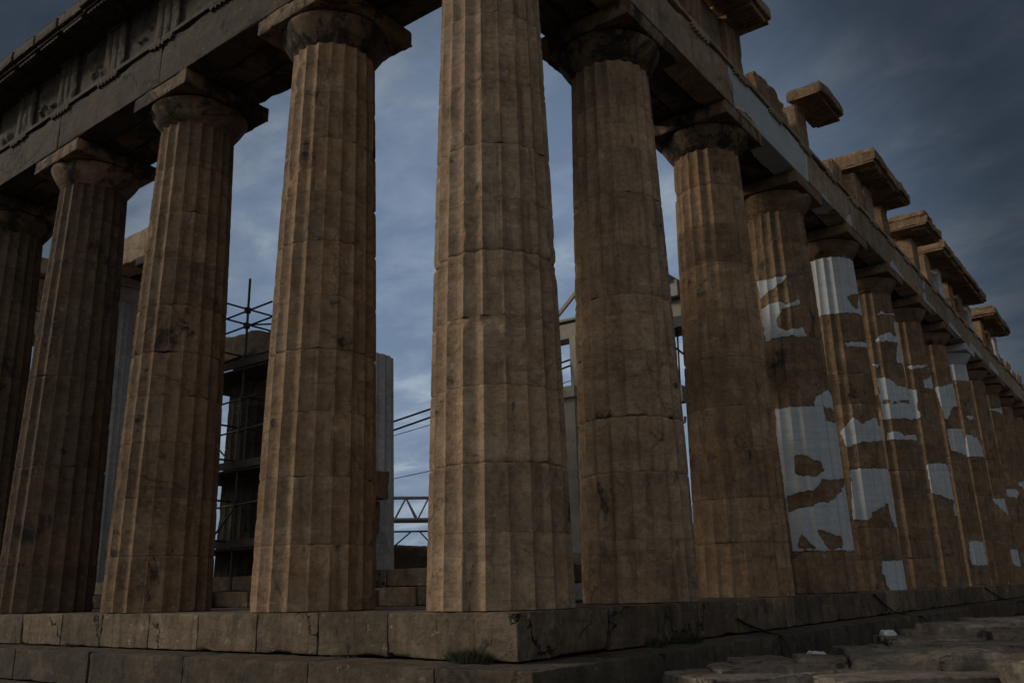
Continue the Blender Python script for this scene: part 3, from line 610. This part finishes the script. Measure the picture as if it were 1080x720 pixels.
def cornice(name,side,a0,a1,label,seed,mat,out=.74,blocks=None,back=.3,seedm=1,ragged=.1,z=ZF,mut=True,layers=True,group='overhanging roof edge pieces'):
    if side=='F': P=lambda a,d,zz:(-a,d,zz)
    else: P=lambda a,d,zz:(-d,a,zz)
    c0=P((a0+a1)/2,0,z); root=thing(name,c0,label,'cornice',group)
    n=blocks or max(1,round((a1-a0)/1.35)); ed=np.linspace(a0,a1,n+1); rr=random.Random(seed)
    def bx(nm,p,q,d0,d1,z0,z1,par,s,mt=mat,**k):
        c=P((p+q)/2,(d0+d1)/2,(z0+z1)/2); sz=(q-p,d1-d0,z1-z0) if side=='F' else (d1-d0,q-p,z1-z0)
        V,F=stonebox(c,sz,seed=s,**k); return mesh(nm,V,F,mt,par,40,{'patch':np.full(len(V),-.3)},loc=c)
    for i in range(n):
        p,q=ed[i]+.006,ed[i+1]-.006; dj=rr.uniform(-.03,.05); s=seed+i*5
        b=bx('cornice_block',p,q,-out+dj,back,z+.075,z+.40,root,s,res=.09,chip=.13+ragged*.7,thr=.46,rough=.016,lump=ragged*.36)
        bx('drip_band',p,q,-out+.09+dj,back-.2,z+.006,z+.072,b,s+1,res=.15,chip=.05,thr=.5)
        if layers: bx('roof_edge',p+rr.uniform(0,.12),q-rr.uniform(0,.12),-out+.06+dj+rr.uniform(0,.08),back-.15,z+.41,z+.41+rr.uniform(.09,.2),b,s+2,res=.10,chip=.16,thr=.42,lump=.05)
        if mut:
            mb=MB(); cm=(p+q)/2; w=min(.42,(q-p)/2-.08)
            pr=[(w,z+.004),(-w,z+.004),(-w,z-.05)]
            for u in range(6):
                uu=-w+2*w*(u+.5)/6; pr+=[(uu-.03,z-.05),(uu-.024,z-.075),(uu+.024,z-.075),(uu+.03,z-.05)]
            pr.append((w,z-.05)); k=len(pr)
            mb.add([P(cm+u,-out+.14,zz) for u,zz in pr]+[P(cm+u,-.10,zz) for u,zz in pr],[list(range(k)),list(range(k,2*k))[::-1]]+[[j,(j+1)%k,(j+1)%k+k,j+k][::-1] for j in range(k)])
            o=mb.build('mutule',mat,b,40,loc=P(cm,-.3,z)); fix_normals(o); at=o.data.attributes.new('patch','FLOAT','POINT'); at.data.foreach_set('value',np.full(len(o.data.vertices),-.3,np.float32))
    return root
cornice('cornice','F',-.6,25.5,'continuous dark overhanging roof edge running above the carved front frieze',1000,M['entab'],blocks=24,ragged=.06)
cornice('cornice','R',.2,9.62,'overhanging roof edge nearest the corner, above the last standing frieze of the flank',1150,M['column'],blocks=7,ragged=.16)
cornice('cornice','R',13.0,14.95,'small hammer-shaped overhanging piece on a single pillar of the flank beam',1200,M['column'],blocks=1,ragged=.34,z=12.76,back=.25,mut=False,layers=False)
cornice('cornice','R',18.2,22.5,'largest near overhanging piece of the flank, carried on three frieze pillars',1230,M['column'],blocks=3,ragged=.26,z=12.84,back=.75)
cornice('cornice','R',25.0,27.3,'short overhanging piece behind the three-pillared one, carried on a single pillar',1260,M['column'],blocks=2,ragged=.26,z=ZF+.10,back=.8)
cornice('cornice','R',28.2,37.2,'longest overhanging piece far along the flank with a ragged upper edge',1290,M['column'],blocks=7,ragged=.26,z=ZF+.10,back=.8)
cornice('cornice','R',39.6,44.5,'farthest overhanging piece, before the row of low crumbled lumps',1330,M['column'],blocks=4,ragged=.26,z=ZF+.10,back=.8)
# ================================================================ inner porch
ps=thing('porch_steps',(-15.5,4.6,0),'two low inner steps of tan blocks behind the front columns','steps')
for j,(y0,z0,z1) in enumerate(((4.45,-.02,.345),(4.82,.349,.70))):
    for i in range(12):
        x1=-5.75-1.75*i+(.55 if j else 0); sbox('step_block',(x1-.87,y0+1.3,(z0+z1)/2),(1.735,2.6,z1-z0),M['step'],ps,res=.2,chip=.06,seed=1400+j*20+i)
    x1=-5.75+(.55 if j else 0); sbox('step_block',(x1+1.0,y0+1.3,(z0+z1)/2),(1.98,2.6,z1-z0),M['step'],ps,res=.2,chip=.1,seed=1440+j)
GP='inner porch columns'
def porch_col(c,label,seed,mat,ztop,cap,white,joints=5,jag=0.):
    root=thing('fluted_column',(c[0],c[1],.7),label,'column',GP); h=ztop-.7
    hs=np.linspace(0,h,joints+1); f=lambda z: .825-.175*z/9.3
    for i in range(joints): drum(root,c[0],c[1],hs[i],hs[i+1],seed+i,mat,6,.12,base=.7,rfun=f,allwhite=white,wear=.5,topjag=jag if i==joints-1 else 0.)
    if cap: capital(root,c[0],c[1],seed+9,mat,False,z0=ztop,s=.88)
    return root
porch_col((-9.2,6.15),'pale grey new marble column with clean-cut top, right of the first front column',1500,M['new'],5.82,False,True)
porch_col((-13.4,6.15),'stained half-height porch column wrapped in dark scaffolding',1520,M['entab'],6.2,False,False)
porch_col((-18.1,6.15),'inner porch column hidden mostly behind the second front column',1540,M['entab'],9.95,True,False)
porch_col((-21.7,6.15),'tall pale inner porch column seen between the second and third front columns',1560,M['new'],9.95,True,True)
pb=thing('porch_beam',(-19.6,6.1,10.72),'tan stone beam lying over two inner porch columns, sky below it','beam')
V,F=stonebox((-19.15,5.75,11.24),(6.9,.8,1.0),res=.15,chip=.12,seed=1580,thr=.46); mesh('beam_slab',V,F,M['entab_r'],pb,40,{'patch':np.full(len(V),-.3)},loc=(-18.95,5.75,11.24))
V,F=stonebox((-19.7,6.58,11.2),(4.6,.8,.93),res=.2,chip=.12,seed=1581,thr=.46); mesh('beam_slab',V,F,M['soffit'],pb,40,{'patch':np.full(len(V),-.3)},loc=(-19.7,6.58,11.2))
tag(sbox('capital_block',(-13.3,5.9,6.68),(1.9,1.6,.72),M['entab_r'],None,res=.1,chip=.2,seed=1590,thr=.44,lump=.10),'broken tan block sitting on top of the scaffolded column','stone block','broken blocks inside the temple')
tag(sbox('capital_block',(-12.25,6.6,6.78),(1.3,1.2,.9),M['entab_r'],None,res=.1,chip=.2,seed=1592,thr=.44,lump=.12),'jagged brown block beside the broken tan one above the scaffold planks','stone block','broken blocks inside the temple')
bp=thing('broken_pier',(-7.6,4.95,.3),'rough brown stump of stacked broken stone just left of the clean-cut new column','pier')
for i,(x1,z0,z1,w) in enumerate(((-7.98,.70,1.45,1.2),(-7.90,1.46,2.20,1.25),(-7.62,2.21,2.82,1.3))):
    x=x1-w/2
    V,F=stonebox((x,5.22,(z0+z1)/2),(w,.62,z1-z0),res=.08,chip=.10,seed=1750+i,thr=.5,lump=.03); mesh('pier_block',V,F,M['column'],bp,40,{'patch':np.full(len(V),-.3)},loc=(x,5.22,(z0+z1)/2))
# far colonnade on the other side
es=thing('entablature',(-29.9,6,T0),'far side beam of pale brown stone glimpsed through the left front columns','entablature','stone beams on the outer columns')
for i,(a,b) in enumerate(((1.9,4.7),(4.7,9.0),(9.0,11.7))):
    sbox('architrave_slab',(-29.86,(a+b)/2,10.95),(1.7,b-a-.01,1.0),M['entab_r'],es,res=.3,chip=.1,seed=1600+i)
    sbox('frieze_block',(-29.7,(a+b)/2,12.2),(1.3,b-a-.02,1.4),M['column'],es,res=.3,chip=.14,seed=1610+i)
    sbox('cornice_block',(-29.6,(a+b)/2,13.3),(1.9,b-a-.02,.7),M['entab_r'],es,res=.3,chip=.1,seed=1620+i)
for k,l in((1,'far side column, at the left beyond the dark fourth front column'),(2,'far side column behind the third front column'),(3,'far side column behind the second front column')):
    cy=4.7+4.295*(k-1)
    column((-29.86,cy),1650+k,l,'columns of the far side',M['column'],M['capital'],4,.3,near=False)
# ---- scaffolding
def scaffold():
    r=thing('scaffold',(-13.3,6.1,.35),'dark tube scaffold with plank decks round the half-height porch column','scaffold')
    ZS=[1.45,2.4,3.4,4.25,5.05,6.1,6.98,7.4]
    P=[(-12.25,4.85,8.3),(-14.75,4.85,7.6),(-14.75,7.5,7.7),(-11.35,7.5,7.6),(-13.5,4.72,6.4)]
    for x,y,z in P:
        mb=MB(); mb.tube((x,y,.36 if y<4.8 else .35),(x,y,z),.032,10); mb.build('standard',M['pipe'],r,loc=(x,y,0))
    mb=MB(); mb.bar((-10.9,4.7,5.4),(-10.62,4.7,7.65),.075,.05); mb.build('plank',M['pipe'],r,loc=(-11,4.8,6))
    for i,z in enumerate(ZS):
        mb=MB(); mb.tube((-15.1,4.80,z-.12),(-11.2 if i!=4 else -11.6,4.80,z+.02),.026,8); mb.build('ledger',M['pipe'],r,loc=(-13,4.8,z))
        mb=MB(); mb.tube((-12.30,4.2,z+.07),(-12.30,7.9,z+.07),.026,8); mb.build('ledger',M['pipe'],r,loc=(-12.2,6,z))
        if i%2==0:
            mb=MB(); mb.tube((-12.2,4.78,z+.02),(-10.4,5.6,z-.1),.024,8); mb.build('ledger',M['pipe'],r,loc=(-11.3,5,z))
        for x in(-12.25,-14.75):
            mb=MB(); mb.box((x-.055,4.77,z-.06),(x+.055,4.90,z+.09)); mb.build('coupler',M['pipe'],r,loc=(x,4.85,z))
    for z in(1.30,3.20,5.78):
        for j in range(4):
            mb=MB(); y=4.72+.27*j; mb.box((-15.0,y,z),(-10.6,y+.25,z+.05)); mb.build('deck_board',M['plank'],r,loc=(-13,y,z))
        for j in range(3):
            mb=MB(); x=-15.05+.27*j; mb.box((x,5.82,z+.003),(x+.25,7.8,z+.053)); mb.build('deck_board',M['plank'],r,loc=(x,6.5,z))
        mb=MB(); mb.box((-15.0,4.66,z+.06),(-10.6,4.70,z+.24)); mb.build('toe_board',M['plank'],r,loc=(-13,4.7,z))
    mb=MB(); mb.tube((-14.75,4.9,.4),(-12.25,4.9,2.4),.024,8); mb.build('brace',M['pipe'],r,loc=(-13.5,4.9,1.4))
    mb=MB(); mb.tube((-14.75,4.9,5.0),(-12.25,4.9,3.2),.024,8); mb.build('brace',M['pipe'],r,loc=(-13.5,4.9,4))
scaffold()
# ---- crane and its gear
def crane():
    r=thing('gantry_crane',(-5.7,10.3,0),'beige gantry crane with a boxed girder and upright leg behind the corner columns','crane')
    g=MB(); A=np.array((-8.6,10.45,6.88)); B=np.array((-1.9,11.05,6.98))
    g.bar(A,B,.34,.34); g.bar(A+(0,0,.27),B+(0,0,.27),.46,.06); g.bar(A-(0,0,.22),B-(0,0,.22),.52,.10); g.build('girder',M['steel'],r,loc=(-5.5,10.7,6.9))
    for p in((-5.80,10.25),(-1.75,11.4)):
        l=MB(); l.bar((p[0],p[1],.06),(p[0],p[1],5.20),.40,.34); l.bar((p[0]+.12,p[1]+.09,5.16),(p[0]+.12,p[1]+.09,6.64),.19,.22); l.build('leg',M['steel'],r,loc=(p[0],p[1],0))
        l=MB(); l.box((p[0]-.34,p[1]-.34,-.02),(p[0]+.34,p[1]+.34,.06)); l.build('foot_plate',M['steel'],r,loc=(p[0],p[1],0))
        l=MB(); l.box((p[0]-.27,p[1]-.27,4.95),(p[0]+.27,p[1]+.27,5.24)); l.build('collar',M['steel'],r,loc=(p[0],p[1],5.2))
    l=MB(); l.bar((-6.62,10.6,7.2),(-5.1,10.74,8.6),.09,.09); l.build('brace',M['steel'],r,loc=(-6,10.6,7.8))
    l=MB(); l.bar((-3.6,10.88,7.2),(-5.1,10.74,8.6),.09,.09); l.build('brace',M['steel'],r,loc=(-4.4,10.8,7.8))
    t=MB(); t.box((-3.45,10.6,7.2),(-2.75,11.3,7.62)); t.box((-3.3,10.5,7.62),(-2.95,11.2,7.8)); t.build('trolley',M['grey_steel'],r,loc=(-3.1,11,7.4))
    t=MB(); t.box((-3.6,10.5,6.35),(-2.6,11.3,6.62)); t.build('hoist_frame',M['pipe'],r,loc=(-3.1,11,6.5))
    t=MB(); t.tube((-3.18,10.9,6.4),(-3.18,10.9,4.9),.022,6); t.tube((-2.98,10.9,6.4),(-3.02,10.9,4.9),.022,6); t.tube((-3.3,10.8,6.2),(-2.7,10.9,5.6),.03,6); t.build('hoist_rope',M['rubber'],r,loc=(-3.1,10.9,5.5))
    t=MB(); t.box((-3.3,10.75,4.55),(-2.9,11.05,4.95)); t.tube((-3.1,10.9,4.55),(-3.1,10.9,4.2),.05,8); t.tube((-3.1,10.9,4.2),(-2.98,10.9,4.05),.045,8); t.tube((-2.98,10.9,4.05),(-2.95,10.9,4.2),.04,8); t.build('hook_block',M['grey_steel'],r,loc=(-3.1,10.9,4.5))
crane()
def jib():
    r=thing('lattice_jib',(-14.3,13.6,2.4),'pale steel lattice jib lying level, seen between the new column and the corner column','crane jib')
    a=np.array((-18.0,9.6,0)); b=np.array((-12.1,15.65,0)); ch=[]
    # four chords
    d=(b-a)/np.linalg.norm(b-a); nn=np.array((-d[1],d[0],0))
    L=np.linalg.norm(b-a)
    for nm,z,o in(('chord',3.30,0),('chord',2.55,-.4),('chord',2.55,.4)):
        m=MB(); m.tube(a+nn*o+(0,0,z),b+nn*o+(0,0,z),.055,8); m.build(nm,M['grey_steel'],r,loc=(a+b)/2+(0,0,z))
    n=11
    for i in range(n):
        p=a+d*L*i/n; q=a+d*L*(i+.5)/n; s=a+d*L*(i+1)/n; m=MB()
        for o in(-.4,.4):
            m.tube(p+nn*o+(0,0,2.55),q+(0,0,3.3),.028,6); m.tube(q+(0,0,3.3),s+nn*o+(0,0,2.55),.028,6)
        m.tube(p+nn*.4+(0,0,2.55),p-nn*.4+(0,0,2.55),.026,6); m.build('lattice_brace',M['grey_steel'],r,loc=q+(0,0,2.9))
    for t in(.06,.95):
        m=MB(); p=a+d*L*t; m.bar(p-nn*.5+(0,0,2.45),p+nn*.5+(0,0,2.45),.12,.12); m.bar(p-nn*.45+(0,0,-.02),p-nn*.45+(0,0,2.40),.12,.12); m.bar(p+nn*.45+(0,0,-.02),p+nn*.45+(0,0,2.40),.12,.12); m.build('trestle',M['grey_steel'],r,loc=p)
jib()
fr=thing('steel_frame',(-12.3,11.0,0),'thin black steel frame standing before the brown rubble wall','frame')
m=MB(); m.bar((-12.75,10.5,1.98),(-11.55,11.6,1.98),.05,.05); m.build('top_rail',M['pipe'],fr,loc=(-12,11,2))
for t in(0,1):
    m=MB(); x=-12.7+1.1*t;y=10.55+1.0*t; m.bar((x,y,-.02),(x,y,1.95),.05,.05); m.build('post',M['pipe'],fr,loc=(x,y,1))
m=MB(); m.bar((-12.7,10.55,1.4),(-12.2,11.0,1.96),.04,.04); m.build('brace',M['pipe'],fr,loc=(-12.4,10.8,1.7))
m=MB(); m.bar((-11.6,11.55,1.4),(-12.0,11.2,1.96),.04,.04); m.build('brace',M['pipe'],fr,loc=(-11.8,11.4,1.7))
wl=thing('ruined_wall',(-12.2,12.6,0),'dark brown ruined inner wall with a rounded crumbling top','wall')
for i,(x,y,w,h) in enumerate(((-14.2,10.9,1.5,1.5),(-12.95,12.05,1.5,1.62),(-11.85,13.05,1.4,1.7),(-10.8,14.0,1.5,1.45),(-9.5,15.2,1.9,1.2))):
    V,F=stonebox((x,y,h/2-.03),(w,1.0,h+.06),res=.13,chip=.22,seed=1700+i,thr=.42,lump=.12,rot=.74); mesh('wall_block',V,F,M['column_dark'],wl,40,{'patch':np.full(len(V),-.3)},loc=(x,y,h/2))
def cable(name,label,pts,r,sag,group,n=14,cat='cable'):
    pts=[np.array(p,float) for p in pts]; o=[]
    for a,b in zip(pts[:-1],pts[1:]):
        for i in range(n):
            t=i/n; o.append(a+(b-a)*t-np.array((0,0,sag*4*t*(1-t))))
    o.append(pts[-1]); mb=MB(); mb.path(o,r,6); return tag(mb.build(name,M['rubber'],None,50,loc=o[0]),label,cat,group)
cable('overhead_cable','upper of the two thick black cables sloping across the sky beside the corner column',[(-12.25,4.9,3.2),(-5.75,10.28,6.02)],.026,.05,'cables over the temple floor')
cable('overhead_cable','lower of the two thick black cables sloping across the sky beside the corner column',[(-12.25,4.9,2.98),(-5.75,10.28,5.86)],.026,.08,'cables over the temple floor')
cable('overhead_cable','thin wire just under the two thick black cables',[(-12.25,4.9,3.02),(-5.75,10.28,5.45)],.010,.06,'cables over the temple floor')
cable('overhead_cable','lone thin wire low over the lattice jib',[(-12.25,4.9,2.2),(-5.75,10.28,3.9)],.010,.0,'cables over the temple floor')
GC='dark hoses hanging over the flank steps'
cable('hose','dark hose hanging over the flank steps nearest the corner, ending among the front rubble',[(.012,6.06,-.30),(.05,7.0,-.52),(.78,6.0,-.57),(1.5,4.6,-.86),(2.15,3.15,-.90)],.020,.02,GC,8)
cable('hose','dark hose hanging over the middle of the flank steps, before the white-footed column',[(.012,14.2,-.05),(.06,15.6,-.50),(.80,15.2,-.60),(1.5,13.8,-.95)],.020,.02,GC,8)
cable('hose','dark hose over the farthest visible flank steps, at the right photo edge',[(.012,28.6,-.05),(.06,31.5,-.5),(.80,31.0,-.60),(1.5,29.8,-.95)],.022,.02,GC,8)
# ---- blocks on the temple floor
fb=[(-3.6,6.3,.15,.9,.6,.34,'flat pale block lying on the floor between the corner and first flank columns','new'),(-4.3,7.7,.30,1.1,.8,.64,'dark squared block behind the flat pale one on the temple floor','column_dark'),(-5.2,9.2,.5,1.2,.9,1.04,'tall brown block by the foot of the crane leg','column'),(-6.6,3.9,.13,.5,.35,.30,'small dark rubble piece before the inner steps','column_dark'),
(-12.6,3.9,.2,1.0,.7,.44,'pale rounded boulder below the scaffold','rock'),(-20.6,5.0,.95,1.0,.8,.5,'worn block at the foot of the tall pale porch column','rock')]
for i,(x,y,z,a,b,c,l,mm) in enumerate(fb):
    fragment('floor_block',l,'stone block',(x,y,z),(a,b,c),M[mm],1800+i,'broken blocks inside the temple',rot=.3*i,lump=.06,chip=.12)
# ================================================================ rubble beside the flank
rub=[('slab',1.83,2.09,-.72,1.75,1.3,.45,'long flat slab at the very bottom edge, left end of the rubble'),('slab',1.96,2.34,-.66,1.39,.9,.4,'flat slab stacked just behind the long bottom-edge slab'),('slab',1.78,2.66,-.62,.83,.6,.35,'short slab topping the left end of the rubble, against the steps'),
('block',2.38,2.95,-.60,.62,.8,.6,'squared block the nearest hose ends on'),('white',2.02,3.9,-.60,.24,.3,.3,'small white stone behind the squared block'),('slab',3.32,2.53,-.72,1.84,1.4,.5,'broad flat slab at the bottom edge, right of the hose'),
('boulder',3.55,3.35,-.55,1.85,1.1,.75,'big pale boulder with a hollow reddish front'),('boulder',4.85,2.2,-.52,.6,.9,.8,'boulder cut by the lower right photo corner'),('white',1.95,7.7,-.52,.3,.3,.3,'small white stone lying by the middle of the flank steps'),
('slab',2.62,7.4,-.60,1.45,1.0,.3,'long slab behind the big pale boulder'),('slab',2.72,9.8,-.50,1.41,1.0,.4,'pale-topped slab nearest the steps, far row of rubble'),('slab',1.95,6.5,-.70,1.0,.8,.3,'low slab left of the small white stone by the steps'),
('slab',3.72,6.21,-.62,1.39,1.2,.4,'wide slab to the right, behind the boulders'),('block',4.35,3.5,-.55,.5,.8,.7,'narrow dark upright block by the right photo edge'),('slab',3.83,7.6,-.50,.9,1.0,.4,'slab at the right edge in the far row'),
('slab',2.83,5.7,-.66,1.06,1.0,.35,'middle slab between the boulder and the long slab'),('slab',2.27,9.92,-.62,1.2,.9,.3,'slab lying tight against the bottom step, far row'),
('slab',2.4,4.75,-.78,.9,.8,.3,'low slab sunk in the gravel before the boulder'),('slab',3.9,9.6,-.55,1.3,1.1,.4,'flat stone at the back of the rubble by the right edge'),('block',2.0,12.6,-.6,1.1,.9,.45,'squat block beside the second hose'),('slab',2.9,13.5,-.55,1.6,1.1,.4,'long slab at the far end of the rubble'),('slab',3.0,.9,-.86,1.3,1.0,.3,'slab below the frame edge, in front of all others')]
for i,(k,x,y,zt,w,d,h,l) in enumerate(rub):
    nm={'slab':'stone_slab','block':'stone_block','white':'white_stone','boulder':'boulder'}[k]
    mt=M['white_rock'] if k=='white' else (M['rock_red'] if i in(3,13,6) and k!='boulder' else M['rock'])
    rr=random.Random(900+i)
    kw=dict(slab=dict(chip=.16,lump=.035,thr=.44,r0=.006),block=dict(chip=.14,lump=.04,thr=.42),white=dict(chip=.22,lump=.06,thr=.1,fine=False,res=.04,r0=.10),boulder=dict(chip=.32,lump=.18,thr=.34))[k]
    h2=max(h,zt+1.22) if k!='white' else .30
    V,F=stonebox((x,y,zt-h2/2),(w,d,h2),seed=1900+i,rot=.643+rr.uniform(-.25,.25),**{**dict(res=.07,rough=.02,freq=1.9),**kw})
    tag(mesh(nm,V,F,mt,None,45,{'patch':np.full(len(V),-.3)},loc=(x,y,zt-h2/2)),l,{'slab':'slab','block':'stone block','white':'stone','boulder':'boulder'}[k],'rubble beside the flank steps')
rs=random.Random(31); k=0
while k<46:
    x,y=rs.uniform(1.7,5.6),rs.uniform(.4,14); s_=rs.uniform(.07,.24)
    if any(abs(x-q[1])<q[4]*.45 and abs(y-q[2])<q[5]*.45 for q in rub) and rs.random()<.75: continue
    near=1.0 if x>1.7 else 0; zz=-1.12+(fbm(np.array([[x*.9,y*.9,0.]]),3,4)[0]-.5)*.28+s_*.22
    V,F=stonebox((x,y,zz),(s_*1.3,s_,s_*.7),seed=2100+k,rot=rs.uniform(0,3),res=s_*.16,fine=False,r0=s_*.08,chip=s_*.3,thr=.4,rough=.01,lump=s_*.25,freq=5)
    tag(mesh('loose_stone',V,F,[M['rock'],M['rock'],M['rock_red']][k%3],None,45,{'patch':np.full(len(V),-.3)},loc=(x,y,zz)),'small broken stone lying loose among the rubble slabs','stone','small loose stones among the slabs'); k+=1
# pebbles and grit between the slabs
def pebbles():
    rr=np.random.RandomState(4); mb=MB(); base=np.array([(1,0,0),(-1,0,0),(0,1,0),(0,-1,0),(0,0,1),(0,0,-1)],float); F=np.array([(0,2,4),(2,1,4),(1,3,4),(3,0,4),(2,0,5),(1,2,5),(3,1,5),(0,3,5)])
    Vs=[];Fs=[]
    for i in range(2600):
        x=rr.uniform(1.5,6.2); y=rr.uniform(.2,16); s=.012+.05*rr.rand()**3
        c=np.array((x,y,0)); near=sst(.2,1.7,np.array([x]))[0]
        P=np.array([[x,y,0.]]); z=-1.62+.50*near+(fbm(P*.9,3,4)[0]-.5)*.28*near
        Vs.append(base*s*rr.uniform(.6,1.4,(6,1))*np.array((1,1,.7))+np.array((x,y,z+s*.3))); Fs.append(F+6*i)
    tag(mesh('gravel',np.vstack(Vs),np.vstack(Fs),M['rock'],None,20,{'patch':np.full(6*2600,-.3)},loc=(3,5,-1)),'loose gravel and grit between the rubble slabs','gravel',None,'stuff')
pebbles()
# ================================================================ grass tufts in the step joints
def tuft(x,y,z,w,h,n,label,seed):
    rr=random.Random(seed); mb=MB()
    for i in range(n):
        a=rr.uniform(0,6.28); q=rr.random()**.6*w; bx,by=x+q*math.cos(a)*1.2,y+q*math.sin(a)*.35
        l=h*rr.uniform(.45,1.)*(1.1-.5*q/w); lx,ly=rr.gauss(0,.35)*l+.35*(bx-x),rr.gauss(0,.3)*l-.1*l; ww=.0035
        t=rr.uniform(0,3.14); cx,cy=ww*math.cos(t),ww*math.sin(t)
        V=[(bx-cx,by-cy,z),(bx+cx,by+cy,z),(bx+lx*.4+cx*.8,by+ly*.4+cy*.8,z+l*.6),(bx+lx*.4-cx*.8,by+ly*.4-cy*.8,z+l*.6),(bx+lx,by+ly,z+l)]
        mb.add(V,[[0,1,2,3],[3,2,4]])
    tag(mb.build('grass_tuft',M['grass'],None,None,loc=(x,y,z)),label,'grass tuft','weeds in the step joints')
tuft(-.63,-.09,-.555,.27,.20,900,'large rounded weed tuft at the foot of the corner block, left of the edge',1)
tuft(.12,3.0,-.555,.15,.17,320,'small weed on the flank ledge, left one of the pair right of the corner',2)
tuft(.12,3.75,-.555,.28,.2,500,'spreading weed on the flank ledge, right one of the pair right of the corner',3)
tuft(-9.9,-.08,-.555,.2,.10,140,'dark weed under the dark third front column',4)
tuft(-11.5,-.08,-.555,.16,.07,90,'low weed on the front ledge, farthest to the left',5)
tuft(-2.75,-.08,-.555,.18,.05,90,'flat sprig under the cracked block below the first front column',6)
